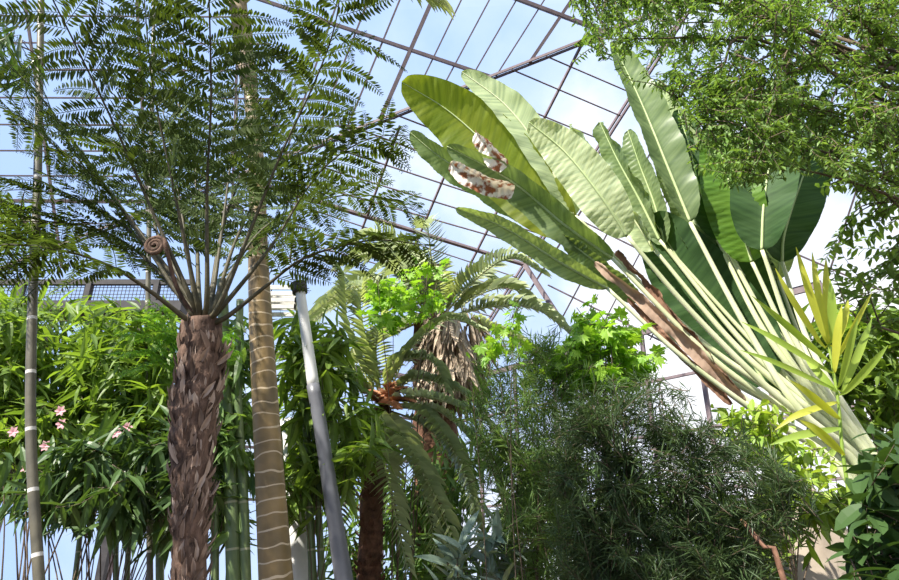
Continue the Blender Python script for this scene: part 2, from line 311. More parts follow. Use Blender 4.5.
# gallery along the left eaves
g0, g1 = pt(-150, 297, 14.2), pt(190, 292, 14.2)
ga = empty('gallery', tuple(g0), 'dark steel gallery with mesh railing high up behind the bamboo', 'gallery', kind='structure'); R0 = rel(ga)
g1[2] = g0[2]
def gpart(name, a, b, wd, ht, m):
    mb = MB(); beam(mb, a, b, wd, ht); return mb.build(name, m, ga, False, origin=R0)
zz = np.array([0, 0, 1.0])
gpart('walkway', g0-zz*.35, g1-zz*.35, .7, .25, M['dsteel']); gpart('handrail', g0+zz*.38, g1+zz*.38, .1, .13, M['dsteel'])
for k in range(5):
    p = g0+(g1-g0)*(k+.5)/5; mb = MB(); beam(mb, p-zz*.3, p+zz*.4, .16, .12, (1, 0, 0)); mb.build('post', M['dsteel'], ga, False, origin=R0)
mb = MB()
for k in range(90): p = g0+(g1-g0)*k/89; beam(mb, p-zz*.25, p+zz*.35, .012, .012, (1, 0, 0))
for k in range(7): beam(mb, g0+zz*(-.2+k*.09), g1+zz*(-.2+k*.09), .012, .012)
mb.build('mesh_panel', M['dsteel'], ga, False, origin=R0)
for k in (0, 2, 4):
    p = g0+(g1-g0)*(k+.5)/5; mb = MB(); beam(mb, (p[0], p[1], 0), p-zz*.4, .16, .16, (1, 0, 0)); mb.build('column', M['dsteel'], ga, False, origin=R0)
# ------------------------------------------------------------------ plants: generic growers
def bush(name, label, cat, base, poly, Y, stems=10, twigs=150, tl=.35, per=12, tmpl=None, size=.1, width=None, mat='lance', bark='twig', droop=.3, up=.2, r0=.02, spine=None, group=None, spread=.75, sizevar=.3, root=None, extra=None, stemY=None, flat=False, foliage='foliage'):
    base = np.asarray(base, float); ro = root or empty(name, tuple(base), label, cat, group)
    R = rel(ro); st, fo = MB(), MB()
    nodes_ = []; tgt = sample(poly, stems, stemY or Y)
    s0 = np.asarray(spine, float) if spine is not None else None
    if s0 is not None:
        S = spline(s0, 24); tube(st, S, np.linspace(r0, r0*.5, 24), 8); nodes_ += list(S[8:])
    for t in tgt:
        a = s0[-1] if s0 is not None else base + np.array([*rng.normal(0, .12, 2), 0])
        if s0 is not None: a = S[rng.integers(12, 24)]
        m_ = (a+t)/2 + np.array([0, 0, .12*np.linalg.norm(t-a)]) + rng.normal(0, .05, 3)
        c = spline([a, m_, t], 14); tube(st, c, np.linspace(r0*.55, r0*.15, 14), 5); nodes_ += list(c[5:])
    nodes_ = np.array(nodes_)
    E = sample(poly, twigs, Y)
    O, D, U, Sz = [], [], [], []
    for e in E:
        dd = np.linalg.norm(nodes_-e, axis=1); a = nodes_[np.argmin(dd + rng.uniform(0, .15, len(dd)))]
        d = e-a; ln = np.linalg.norm(d); d = nrm(d + rng.normal(0, .25, 3)*ln + np.array([0, 0, up*ln])) if ln > 1e-3 else nrm(rng.normal(size=3))
        b = e; a2 = e - d*tl
        mid = (a+a2)/2+np.array([0, 0, .08*ln]); endp = b + np.array([0, 0, -droop*tl*.6])
        c = spline([a, mid, a2, endp] if ln > tl else [a2, (a2+endp)/2+np.array([0, 0, .03]), endp], 10); tube(st, c, np.linspace(r0*.13+.0015, .0012, 10), 3)
        c = c[-7:] if ln > tl else c
        Tn = nrm(np.gradient(c, axis=0)); k = per; uu = np.linspace(0, len(c)-1.01, k); ii = uu.astype(int); fr = (uu-ii)[:, None]
        pos = c[ii]*(1-fr)+c[np.minimum(ii+1, len(c)-1)]*fr; T = Tn[ii]
        side = nrm(np.cross(T, [0, 0, 1])+rng.normal(0, .15, (k, 3))); sg = np.where(np.arange(k) % 2 == 0, 1, -1)[:, None]
        if not flat: ph = rng.uniform(0, 2*math.pi, (k, 1)); side = side*np.cos(ph) + np.cross(T, side)*np.sin(ph)*.8
        dr = T*(1-spread) + side*sg*spread + np.array([0, 0, -droop]) + rng.normal(0, .12, (k, 3))
        O.append(pos); D.append(dr); U.append(np.array([0, 0, 1.0]) + rng.normal(0, .35, (k, 3))); Sz.append(size*rng.uniform(1-sizevar, 1+sizevar, k))
    O, D, U, Sz = map(np.concatenate, (O, D, U, Sz))
    place(fo, tmpl or blade(2, .25), O, D, U, Sz, None if width is None else Sz*width)
    st.build('branches', M[bark], ro, True, origin=R); fo.build(foliage, M[mat], ro, False, origin=R)
    return ro
def flower(root, p, s=.05):
    mb = MB(); k = 6; ph = np.arange(k)*2*math.pi/k; D = np.stack([np.cos(ph), np.full(k, -.5), np.sin(ph)], -1)
    place(mb, blade(3, .62, .25, .2, 'oval'), np.repeat(np.asarray(p)[None], k, 0), D, np.repeat([[0, -1., .2]], k, 0), s)
    mb.build('flower', M['pink'], root, True, origin=rel(root))
def fern_frond(root, path, width=.50, stipe=.33, n=15, r=.017, mat='fern', stem='stipe', plen=.066, up=(0, 0, 1), name='frond', droop=.30, gap=.0165):
    R = rel(root); mb = MB(); n_s = 60; c = spline(path, n_s); tube(mb, c, np.interp(np.linspace(0, 1, n_s), [0, .12, .4, 1], [r, r*.75, r*.42, r*.13]), 6)
    fo = mb.build(name, M[stem], root, True, origin=R)
    T = nrm(np.gradient(c, axis=0)); lf = MB(); O, D, U, S, W = [], [], [], [], []
    for i in range(n):
      for g in (-1, 1):
        s = (i+.3+.5*(g > 0)+rng.uniform(-.2, .2))/n; t = stipe+(1-stipe)*s; q = min(t, .999)*(n_s-1); k = min(int(q), n_s-2); p = c[k]+(c[k+1]-c[k])*(q-k); tt = T[k]
        sd = nrm(np.cross(tt, up)); nn = nrm(np.cross(sd, tt)); ln = width*max(.1, min(1, 1.7*(s+.12)**.5*max(1-s, .01)**.5))*rng.uniform(.82, 1.08)
        if rng.random() < .06: ln *= .5
        dv = nrm(sd*g*.84 + tt*rng.uniform(.25, .6) + nn*rng.normal(0, .16)); m = max(int(ln/gap), 3); rr = (np.arange(m)+.5)/m; dp_ = droop*rng.uniform(.3, 1.5); bend = rng.normal(0, .12)
        ax = p + np.outer(rr*ln, dv) + np.outer(rr**2*ln*dp_, [0, 0, -1.0]) + np.outer(rr**2*ln*bend, tt); dn = nrm(np.gradient(ax, axis=0)); tw = rng.normal(0, .3); nv = nrm(nn*math.cos(tw)+tt*math.sin(tw))
        tube(lf, np.vstack([p, ax[::max(m//5, 1)], ax[-1]]), .0022, 3)
        sd2 = nrm(np.cross(nv, dn))
        for h in (-1, 1):
            O.append(ax); D.append(sd2*h*.86+dn*.45+rng.normal(0, .09, (m, 3))+np.array([0, 0, -.12])); U.append(np.repeat(nv[None], m, 0)+rng.normal(0, .22, (m, 3)))
            sz = plen*np.clip(1.25*(1-rr)**.5*np.minimum(1, .5+rr*3), .18, 1)*min(1, .35+ln/width)*rng.uniform(.85, 1.1, m); S.append(sz); W.append(np.clip(sz*.31, .004, .018))
    place(lf, PINNULE, np.concatenate(O), np.concatenate(D), np.concatenate(U), np.concatenate(S), np.concatenate(W))
    lf.build('leaflets', M[mat], fo, False, origin=R)
    return fo
def palm_frond(root, path, ln=.32, n=46, r=.02, mat='palm', stem='rachis', stipe=.12, vee=.35, wd=.028, droop=.25, fwd=.5, name='frond', up=(0, 0, 1)):
    R = rel(root); mb = MB(); n_s = 40; c = spline(path, n_s); tube(mb, c, np.linspace(r, r*.2, n_s), 6)
    fo = mb.build(name, M[stem], root, True, origin=R)
    T = nrm(np.gradient(c, axis=0)); lf = MB(); O, D, U, S = [], [], [], []
    for i in range(n):
        s = (i+.5)/n; q = (stipe+(1-stipe)*s)*(n_s-1); k = min(int(q), n_s-2); p = c[k]+(c[k+1]-c[k])*(q-k); tt = T[k]; sd = nrm(np.cross(tt, up)); nn = np.cross(sd, tt)
        for g in (-1, 1):
            O.append(p); D.append(sd*g*(1-.45*s)+tt*(fwd*.5+.5*s)+nn*vee+rng.normal(0, .07, 3)); U.append(nn+.2*sd*g); S.append(ln*(.45+.55*min(1, (s+.05)*5))*(1-.55*s**2)*rng.uniform(.85, 1.1))
    place(lf, blade(3, 1.0, droop, .5, 'lance'), O, np.array(D), np.array(U), np.array(S), wd)
    lf.build('leaflets', M[mat], fo, False, origin=R); return fo
def trunk(root, pts, rad, mat, k=14, n=50, jit=0, name='trunk'):
    mb = MB(); c = spline(pts, n); tube(mb, c, np.interp(np.linspace(0, 1, n), np.linspace(0, 1, len(rad)), rad), k, jit); return mb.build(name, M[mat], root, True, True, origin=rel(root)), c
def ground(p):
    q = np.array(p, float); q[2] = 0; return q
def foot(a, b):                        # where the line from b down through a meets the ground
    a, b = np.asarray(a, float), np.asarray(b, float); return a + (a-b)*(a[2]/(b[2]-a[2]))
# ------------------------------------------------------------------ tree fern
Y0 = 3.2; b = foot(pt(188, 580, Y0), pt(191, 490, Y0)); tf = empty('tree_fern', tuple(b), 'tree fern with shaggy brown trunk and wide dark lacy fronds', 'tree fern')
TP = [b, pt(188, 580, Y0), pt(191, 490, Y0), pt(194, 420, Y0), pt(200, 370, Y0), pt(202, 322, Y0)]
tr, c = trunk(tf, TP, [.074, .068, .065, .066, .08, .115, .10], 'fibre', 20, 90, .08)
mb = MB(); T = nrm(np.gradient(c, axis=0)); n = 900
s = rng.uniform(.12, .97, n); ph = rng.uniform(0, 2*math.pi, n); k = (s*89).astype(int); rad = np.interp(s, np.linspace(0, 1, 7), [.074, .068, .065, .066, .08, .115, .10])
out = np.stack([np.cos(ph), np.sin(ph), 0*ph], -1); place(mb, blade(3, .24, -.12, -.7, 'strap'), c[k]+out*(rad*.9)[:, None], np.array([0, 0, 1.0])+out*.38+rng.normal(0, .2, (n, 3)), -out, rng.uniform(.04, .11, n)*(.6+.6*s))
mb.build('shaggy_bark', M['stub'], tr, False, origin=b)['kind'] = 'stuff'
cr = pt(202, 326, Y0)
def ff(ptsY, **k):
    ps = [cr + nrm(pt(*ptsY[0])-cr)*.03] + [pt(*q) for q in ptsY]; return fern_frond(tf, ps, **k)
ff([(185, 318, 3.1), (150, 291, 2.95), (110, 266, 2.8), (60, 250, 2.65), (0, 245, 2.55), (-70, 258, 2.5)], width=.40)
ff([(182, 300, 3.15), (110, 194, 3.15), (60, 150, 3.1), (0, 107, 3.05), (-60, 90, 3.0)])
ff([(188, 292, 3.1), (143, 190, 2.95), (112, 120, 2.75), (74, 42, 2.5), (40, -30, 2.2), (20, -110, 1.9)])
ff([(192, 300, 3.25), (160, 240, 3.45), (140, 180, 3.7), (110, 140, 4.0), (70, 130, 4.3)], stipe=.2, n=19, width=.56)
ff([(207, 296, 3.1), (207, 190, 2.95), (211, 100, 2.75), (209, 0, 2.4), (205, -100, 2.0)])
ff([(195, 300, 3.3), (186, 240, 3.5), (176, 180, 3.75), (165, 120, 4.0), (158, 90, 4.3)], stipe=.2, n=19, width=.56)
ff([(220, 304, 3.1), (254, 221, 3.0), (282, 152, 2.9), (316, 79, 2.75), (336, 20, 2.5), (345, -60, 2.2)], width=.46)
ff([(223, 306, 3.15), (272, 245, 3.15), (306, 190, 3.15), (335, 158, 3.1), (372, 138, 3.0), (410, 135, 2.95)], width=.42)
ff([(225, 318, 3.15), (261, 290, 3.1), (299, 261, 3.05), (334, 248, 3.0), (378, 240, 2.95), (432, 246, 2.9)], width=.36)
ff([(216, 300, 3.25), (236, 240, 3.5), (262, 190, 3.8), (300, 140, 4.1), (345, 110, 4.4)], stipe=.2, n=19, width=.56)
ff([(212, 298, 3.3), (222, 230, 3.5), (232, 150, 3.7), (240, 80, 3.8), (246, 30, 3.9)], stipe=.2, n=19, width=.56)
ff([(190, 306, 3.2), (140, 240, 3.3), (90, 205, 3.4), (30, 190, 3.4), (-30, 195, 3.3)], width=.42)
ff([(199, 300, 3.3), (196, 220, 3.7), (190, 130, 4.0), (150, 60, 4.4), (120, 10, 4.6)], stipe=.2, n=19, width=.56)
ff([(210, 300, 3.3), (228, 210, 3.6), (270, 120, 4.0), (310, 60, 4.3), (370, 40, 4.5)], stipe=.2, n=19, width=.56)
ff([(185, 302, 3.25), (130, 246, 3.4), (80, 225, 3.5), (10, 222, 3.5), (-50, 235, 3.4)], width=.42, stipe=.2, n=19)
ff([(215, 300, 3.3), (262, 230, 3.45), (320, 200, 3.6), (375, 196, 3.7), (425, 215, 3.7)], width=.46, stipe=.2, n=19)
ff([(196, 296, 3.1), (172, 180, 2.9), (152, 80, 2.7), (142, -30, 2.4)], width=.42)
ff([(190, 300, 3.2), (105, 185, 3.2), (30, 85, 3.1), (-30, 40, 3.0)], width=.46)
mb = MB(); a = np.linspace(0, 5*math.pi, 50); rr = np.linspace(.055, .01, 50); q = pt(155, 246, 3.0)
tube(mb, np.vstack([spline([cr, pt(178, 290, 3.1), q+np.array([.055, 0, -.0])], 16)[:-1], q + np.stack([np.cos(a)*rr, 0*a, np.sin(a)*rr], -1)]), .012, 6); mb.build('fiddlehead', M['fibre'], tf, True, origin=b)
# ------------------------------------------------------------------ ringed palm
Y1 = 4.6; b = foot(pt(276, 580, Y1), pt(264, 380, Y1)); rp = empty('ringed_palm', tuple(b), 'slender palm with smooth brown trunk ringed by pale scars', 'palm tree')
TP = [b, pt(276, 580, Y1), pt(264, 380, Y1), pt(259, 280, Y1), pt(256, 160, Y1), pt(248, 70, Y1), pt(238, 5, Y1)]
trunk(rp, TP, [.125, .118, .098, .088, .07, .062, .058], 'ringed', 20, 120)
top = pt(238, 8, Y1)
trunk(rp, [pt(249, 85, Y1), pt(238, 5, Y1), pt(230, -60, Y1)], [.082, .088, .05], 'thatch', 12, 12, .1, 'fibrous_sheath')
for dx, dz, dy in ((-1.2, .7, -.3), (1.3, .5, -.1), (-.5, 1.0, -1.0), (.5, 1.0, -1.0), (1.2, 0.2, -.9), (-1.4, .0, -.8), (.1, .9, -1.5)):
    palm_frond(rp, [top, top+np.array([dx*.4, dy*.4, dz*.7+.2]), top+np.array([dx, dy, dz*.8]), top+np.array([dx*1.5, dy*1.5, dz*.2-.2])], ln=.5, n=34, wd=.05, mat='palm')
# ------------------------------------------------------------------ canes and poles
def cane(name, label, cat, pts, r, mat, n=60):
    b = foot(pts[0], pts[1]); e = empty(name, tuple(b), label, cat); trunk(e, [b]+pts, [r*1.05, r, r*.8], mat, 12, n, 0, 'culm'); return e
lc = cane('bamboo', 'tall grey bamboo cane with whitish joints left of the tree fern', 'bamboo', [pt(39, 580, 3.6), pt(31, 440, 3.6), pt(32, 320, 3.6), pt(37, 200, 3.6), pt(40, 60, 3.6), pt(42, -60, 3.6)], .027, 'cane')
LNC = blade(3, .17, .25, .25, 'lance')
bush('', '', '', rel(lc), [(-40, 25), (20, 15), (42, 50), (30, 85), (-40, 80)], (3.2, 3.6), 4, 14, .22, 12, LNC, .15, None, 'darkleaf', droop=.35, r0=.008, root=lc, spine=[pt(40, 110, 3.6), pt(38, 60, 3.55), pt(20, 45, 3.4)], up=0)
bush('', '', '', rel(lc), [(-40, 180), (20, 190), (70, 205), (60, 250), (-40, 255)], (3.5, 3.9), 4, 22, .22, 12, LNC, .14, None, 'lance', droop=.3, r0=.008, root=lc, spine=[pt(35, 270, 3.6), pt(36, 240, 3.6), pt(20, 215, 3.6)], up=0)
cane('thin_cane', 'thin pale bamboo cane standing between grey cane and tree fern', 'bamboo', [pt(150, 580, 6.0), pt(148, 300, 6.0), pt(153, 60, 6.0), pt(154, -20, 6.0)], .026, 'cane')
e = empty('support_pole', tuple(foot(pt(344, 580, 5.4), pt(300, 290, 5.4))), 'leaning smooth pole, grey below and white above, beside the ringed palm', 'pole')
trunk(e, [foot(pt(344, 580, 5.4), pt(300, 290, 5.4)), pt(344, 580, 5.4), pt(321, 430, 5.4), pt(313, 385, 5.4)], [.082, .08, .062, .056], 'pole', 18, 30, 0, 'shaft')  # lower length in a darker grey than the upper one
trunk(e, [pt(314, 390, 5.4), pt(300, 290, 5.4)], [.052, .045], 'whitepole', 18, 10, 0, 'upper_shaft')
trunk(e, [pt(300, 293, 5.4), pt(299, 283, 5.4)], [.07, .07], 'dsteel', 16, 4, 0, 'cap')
e = empty('white_post', tuple(foot(pt(300, 580, 6.2), pt(292, 455, 6.2))), 'short pale post behind the ringed palm trunk', 'post'); trunk(e, [foot(pt(300, 580, 6.2), pt(292, 455, 6.2)), pt(300, 580, 6.2), pt(292, 455, 6.2), pt(290, 420, 6.2)], [.11, .11, .1], 'whitepole', 16, 20, 0, 'shaft')
gc = empty('green_bamboo', tuple(ground(pt(235, 580, 5.2))), 'clump of thick green bamboo between tree fern and ringed palm', 'bamboo')
for p, r in (([(234, 580), (231, 480), (226, 380), (222, 280)], .058), ([(246, 580), (243, 490), (238, 400), (240, 300)], .04), ([(215, 580), (215, 480), (212, 380)], .03)):
    q = [pt(x, y, 5.2) for x, y in p]; trunk(gc, [foot(q[0], q[1])]+q, [r, r, r*.8], 'green_cane', 12, 40, 0, 'culm')
gd = empty('slim_bamboo', tuple(ground(pt(312, 580, 5.8))), 'clump of slim olive bamboo beside the leaning grey pole', 'bamboo')
for p, r in (([(313, 580), (308, 480), (305, 390), (303, 330)], .036), ([(322, 580), (318, 500), (314, 420), (310, 330)], .03)):
    q = [pt(x, y, 5.8) for x, y in p]; trunk(gd, [foot(q[0], q[1])]+q, [r, r, r*.8], 'green_cane', 10, 40, 0, 'culm')
ge = empty('dark_bamboo', tuple(ground(pt(125, 580, 7.6))), 'clump of thin dark bamboo under the pink-flowered shrub', 'bamboo')
for p, r in (([(116, 580), (115, 490), (113, 410)], .02), ([(127, 580), (131, 490), (135, 410)], .02), ([(160, 580), (159, 490), (157, 430)], .03), ([(75, 580), (82, 520), (90, 460)], .02)):
    q = [pt(x, y, 7.6) for x, y in p]; trunk(ge, [foot(q[0], q[1])]+q, [r*1.5, r*1.5, r*1.2], 'green_cane', 10, 40, 0, 'culm')
LEAF = blade(3, .2, .25, .25, 'lance')
bush('', '', '', rel(gc), [(222, 330), (250, 300), (255, 470), (222, 560), (205, 450)], (5.0, 5.6), 5, 60, .3, 10, LEAF, .24, None, 'bamboo', droop=.35, root=gc, r0=.015)
bush('', '', '', rel(gd), [(278, 300), (350, 320), (395, 420), (350, 480), (280, 500)], (5.5, 6.4), 8, 120, .35, 12, LEAF, .27, None, 'lance', droop=.4, root=gd, r0=.015)
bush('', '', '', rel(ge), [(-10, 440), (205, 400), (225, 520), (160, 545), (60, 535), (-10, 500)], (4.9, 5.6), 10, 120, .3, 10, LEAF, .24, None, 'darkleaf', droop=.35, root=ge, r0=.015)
# ------------------------------------------------------------------ shrubs on the left
bush('broad_shrub', 'bright green shrub with long pointed leaves below the gallery', 'shrub', ground(pt(60, 560, 6.2)), [(-30, 282), (60, 288), (178, 300), (178, 420), (60, 440), (-30, 430)], (5.6, 7.0), 14, 380, .4, 12, LEAF, .25, None, 'lance', droop=.3)
fs = bush('flowering_shrub', 'dark shrub with a few pink flowers behind the tree fern', 'shrub', ground(pt(120, 570, 7.0)), [(-30, 400), (240, 370), (240, 500), (170, 520), (60, 500), (-30, 480)], (6.2, 8.0), 14, 330, .4, 12, blade(2, .3, .2, .25), .24, None, 'darkleaf', droop=.3)
for x, y in ((61, 411), (62, 424), (14, 432), (128, 427), (117, 433), (214, 484), (211, 489), (25, 467), (145, 480), (46, 446)): flower(fs, pt(x, y, 5.3), .05)
bf = empty('small_fern', tuple(foot(pt(188, 500, 4.2), pt(190, 390, 4.2))), 'small bright green fern half hidden behind the tree fern trunk', 'fern')
cb = pt(190, 390, 4.2); trunk(bf, [foot(pt(188, 500, 4.2), cb), cb], [.04, .05], 'fibre', 10, 10, .1)
for x, y in ((118, 330), (112, 352), (135, 312), (150, 300), (125, 372), (232, 330), (236, 350), (160, 330)): fern_frond(bf, [cb, (cb+pt(x, y, 4.1))/2+np.array([0, 0, .12]), pt(x, y, 3.9)], width=.16, stipe=.12, n=14, r=.006, mat='fernlight', plen=.04, gap=.012)
# ------------------------------------------------------------------ date palm
def crown_palm(root, cpos, specs, Lf, **k):
    for az, el, f in specs:
        az, el = math.radians(az), math.radians(el); h = np.array([math.cos(az), math.sin(az), 0]); d = h*math.cos(el)+np.array([0, 0, math.sin(el)]); l = Lf*f
        palm_frond(root, [cpos+h*.1, cpos+d*l*.45, cpos+d*l*.75+np.array([0, 0, -.10*l]), cpos+d*l*.95+h*.06*l+np.array([0, 0, -.38*l])], **k)
Y2 = 9.0; cp_ = pt(436, 318, Y2); dp = empty('date_palm', tuple(ground(cp_)), 'date palm with grey feathery fronds and a skirt of dead leaves', 'palm tree')
trunk(dp, [ground(cp_), (ground(cp_)+cp_)/2, cp_], [.3, .28, .34], 'datebark', 16, 50, .07)
specs = [(az, el, rng.uniform(.85, 1.1)) for az, el in ((180, 62), (200, 45), (165, 35), (215, 62), (240, 38), (190, 12), (225, 8), (255, 20), (330, 35), (350, 8), (10, 32), (235, -25), (200, -28), (330, -20), (260, 62), (30, 55), (150, 60), (90, 60), (222, 48), (190, 50), (172, 20))]
crown_palm(dp, cp_, specs, 2.1, ln=.40, n=36, wd=.018, r=.02)
mb = MB(); n = 700; ph = rng.uniform(0, 2*math.pi, n); zz_ = rng.uniform(-.55, .42, n); q = pt(452, 345, 8.55); o_ = np.stack([np.cos(ph)*.36, np.sin(ph)*.36, zz_], -1)
place(mb, blade(3, .09, .05, .4, 'strap'), q+o_, np.stack([np.cos(ph)*.35, np.sin(ph)*.35, np.full(n, -1.0)], -1)+rng.normal(0, .22, (n, 3)), np.stack([np.cos(ph), np.sin(ph), 0*ph], -1), rng.uniform(.3, .65, n))
mb.build('dead_leaf_skirt', M['thatch'], dp, False, origin=ground(cp_))
Y3 = 7.0; cp_ = pt(383, 408, Y3); sp_ = empty('stout_palm', tuple(foot(pt(370, 560, Y3), pt(373, 480, Y3))), 'low palm with knobbly reddish brown trunk right of the grey pole', 'palm tree')
tr, c = trunk(sp_, [foot(pt(370, 560, Y3), pt(373, 480, Y3)), pt(370, 560, Y3), pt(373, 480, Y3), cp_], [.13, .12, .12, .10], 'datebark', 14, 40, .08)
mb = MB(); n = 260; ph = rng.uniform(0, 2*math.pi, n); o_ = np.stack([np.cos(ph), np.sin(ph), 0*ph], -1); k = rng.integers(2, 39, n)
place(mb, blade(2, .6, -.1, -.5, 'strap'), c[k]+o_*.12, o_*.7+np.array([0, 0, .8]), -o_, rng.uniform(.06, .1, n)); mb.build('shaggy_bark', M['datebark'], tr, False, origin=rel(sp_))['kind'] = 'stuff'
SF = [((350, 340, 7.0), (342, 280, 7.1), (326, 258, 7.0)), ((365, 340, 7.1), (362, 290, 7.3), (385, 262, 7.3)), ((340, 368, 6.9), (318, 350, 6.8), (296, 356, 6.6)), ((395, 365, 7.0), (430, 360, 6.9), (447, 392, 6.7)), ((410, 350, 7.0), (448, 320, 7.0), (484, 330, 6.9)),
      ((420, 396, 6.7), (478, 416, 6.5), (500, 448, 6.4)), ((420, 412, 6.7), (455, 455, 6.4), (478, 525, 6.2)), ((396, 430, 6.6), (425, 500, 6.3), (438, 562, 6.1)), ((380, 440, 6.6), (392, 500, 6.3), (408, 572, 6.1)), ((360, 425, 6.7), (345, 470, 6.4), (338, 545, 6.2)), ((404, 440, 6.6), (445, 520, 6.2), (456, 585, 6.1)),
      ((440, 412, 6.8), (490, 468, 6.7), (512, 545, 6.6)), ((412, 380, 7.0), (455, 388, 6.9), (484, 412, 6.8)), ((352, 380, 6.8), (330, 390, 6.6), (318, 430, 6.4)), ((376, 350, 7.2), (384, 310, 7.4), (404, 290, 7.5)), ((430, 430, 7.0), (468, 490, 6.9), (480, 560, 6.8))]
for i_, (a_, b_, c_) in enumerate(SF): palm_frond(sp_, [cp_, pt(*a_), pt(*b_), pt(*c_)], ln=.28, n=36, wd=.0135, r=.013, vee=.2, mat='palm' if i_ % 3 else 'palmdark')
for x1, y1, z1 in ((405, 388, 6.6), (412, 402, 6.6), (362, 392, 6.6), (392, 384, 6.7), (398, 410, 6.5)): palm_frond(sp_, [cp_, (cp_+pt(x1, y1, z1))/2+np.array([0, 0, .05]), pt(x1, y1, z1)], ln=.14, n=22, mat='rust', stem='datebark', name='dead_frond', wd=.012)
# ------------------------------------------------------------------ traveller's palm
Y4 = 6.6; b = foot(pt(925, 600, Y4), pt(912, 540, Y4)); tp = empty('travellers_palm', tuple(b), 'giant fan of paddle-shaped leaves on long pale stalks', 'palm'); RB = rel(tp)
trunk(tp, [b, pt(925, 600, Y4), pt(912, 540, Y4), pt(898, 500, Y4), pt(886, 474, Y4)], [.2, .22, .27, .2, .07], 'datebark', 16, 30, .04)
def paddle(path, width, mat, tilt=0, fold=.25, pet=None, prad=.027, taper=.42, wav=.03, name='leaf', rag=0):
    n, m = 72, 12; c = spline([pt(*q) for q in path], n); T = nrm(np.gradient(c, axis=0)); Vw = nrm(CAM-c)
    S = nrm(np.cross(T, Vw)); Nn = np.cross(S, T); ca, sa = math.cos(math.radians(tilt)), math.sin(math.radians(tilt)); S2 = S*ca+Nn*sa; N2 = np.cross(S2, T)
    t = np.linspace(0, 1, n); pr = np.clip(4*t*(1-t), 0, 1)**taper*(1-.25*t); pr = pr/pr.max()*width/2; pr[0] = .015; pr[-1] = .004
    sgn = np.sign((N2*(CAM-c)).sum(-1).mean()) or 1
    V, UV = [], []; p1, p2 = rng.uniform(0, 6, 2)
    for i in range(n):
        for j in range(m+1):
            v = (j/m-.5)*2; a = abs(v); L_ = t[i]*np.linalg.norm(c[-1]-c[0])
            w_ = pr[i]*v*(1 + rag*math.sin(L_*70)*a**3); rip = wav*a**1.5*(math.sin(L_*9+p1+v)*.6+math.sin(L_*23+p2)*.3) + .0065*math.sin(L_*88+a*4)*min(1, a*3)
            V.append(c[i]+S2[i]*w_*(1-.12*a*abs(fold)) + N2[i]*sgn*(-1)*(-fold*pr[i]*(a**1.2)+rip)); UV.append((t[i], j/m))
    i, j = np.meshgrid(np.arange(n-1), np.arange(m), indexing='ij'); k = m+1
    mb = MB(); mb.add(V, np.stack([i*k+j, (i+1)*k+j, (i+1)*k+j+1, i*k+j+1], -1).reshape(-1, 4), UV)
    lo = mb.build(name, M[mat], tp, True, True, origin=RB)
    if mat not in ('dead', 'deadark', 'deadpale'):
        mb = MB(); tube(mb, c+N2*sgn*.006, np.linspace(prad*.7, .004, n), 8); mb.build('midrib', M['midrib' if mat != 'tlpale' else 'petiole'], lo, True, origin=RB)
    if pet:
        lx, ly, lY = pet[-1]; pp = spline([pt(*path[0])]+[pt(*q) for q in pet]+[pt(lx+46, ly+70, lY)], 30); mb = MB(); tube(mb, pp, np.linspace(prad*.8, prad*1.7, 30), 10); mb.build('petiole', M['petiole'], lo, True, origin=RB)
# path runs from the blade's base to its tip
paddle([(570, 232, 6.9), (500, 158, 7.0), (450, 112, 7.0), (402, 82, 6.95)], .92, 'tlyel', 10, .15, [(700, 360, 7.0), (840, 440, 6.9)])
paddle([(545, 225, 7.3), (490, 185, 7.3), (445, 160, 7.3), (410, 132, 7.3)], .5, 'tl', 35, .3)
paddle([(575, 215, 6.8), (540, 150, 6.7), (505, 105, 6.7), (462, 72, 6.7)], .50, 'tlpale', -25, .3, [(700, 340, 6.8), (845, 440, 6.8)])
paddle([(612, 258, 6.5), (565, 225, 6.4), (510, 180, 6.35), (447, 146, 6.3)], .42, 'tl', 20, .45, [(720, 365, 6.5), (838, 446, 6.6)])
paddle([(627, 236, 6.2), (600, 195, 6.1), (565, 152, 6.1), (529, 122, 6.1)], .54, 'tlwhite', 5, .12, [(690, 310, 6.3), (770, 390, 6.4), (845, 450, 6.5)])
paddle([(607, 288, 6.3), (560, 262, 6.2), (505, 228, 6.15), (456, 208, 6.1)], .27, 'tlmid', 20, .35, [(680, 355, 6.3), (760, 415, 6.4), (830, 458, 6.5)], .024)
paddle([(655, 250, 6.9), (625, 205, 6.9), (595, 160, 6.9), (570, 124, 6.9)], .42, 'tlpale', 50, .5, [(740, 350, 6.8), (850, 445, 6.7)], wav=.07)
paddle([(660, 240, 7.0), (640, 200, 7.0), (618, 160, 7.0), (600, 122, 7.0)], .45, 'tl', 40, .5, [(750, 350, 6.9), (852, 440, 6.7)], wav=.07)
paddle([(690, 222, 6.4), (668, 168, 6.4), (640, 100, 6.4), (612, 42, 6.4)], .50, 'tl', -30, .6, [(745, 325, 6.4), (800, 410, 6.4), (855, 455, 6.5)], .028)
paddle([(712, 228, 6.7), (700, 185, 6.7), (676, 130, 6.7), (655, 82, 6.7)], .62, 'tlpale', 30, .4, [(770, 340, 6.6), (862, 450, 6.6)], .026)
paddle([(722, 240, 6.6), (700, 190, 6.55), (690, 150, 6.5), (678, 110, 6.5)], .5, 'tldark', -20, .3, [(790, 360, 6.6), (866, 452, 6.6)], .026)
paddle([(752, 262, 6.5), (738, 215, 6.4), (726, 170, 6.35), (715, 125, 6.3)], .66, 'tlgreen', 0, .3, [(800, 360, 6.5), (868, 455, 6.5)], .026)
paddle([(762, 250, 6.3), (764, 205, 6.2), (772, 150, 6.15), (786, 80, 6.1)], .74, 'tldark', 14, .35, [(800, 350, 6.4), (872, 455, 6.5)], .026)
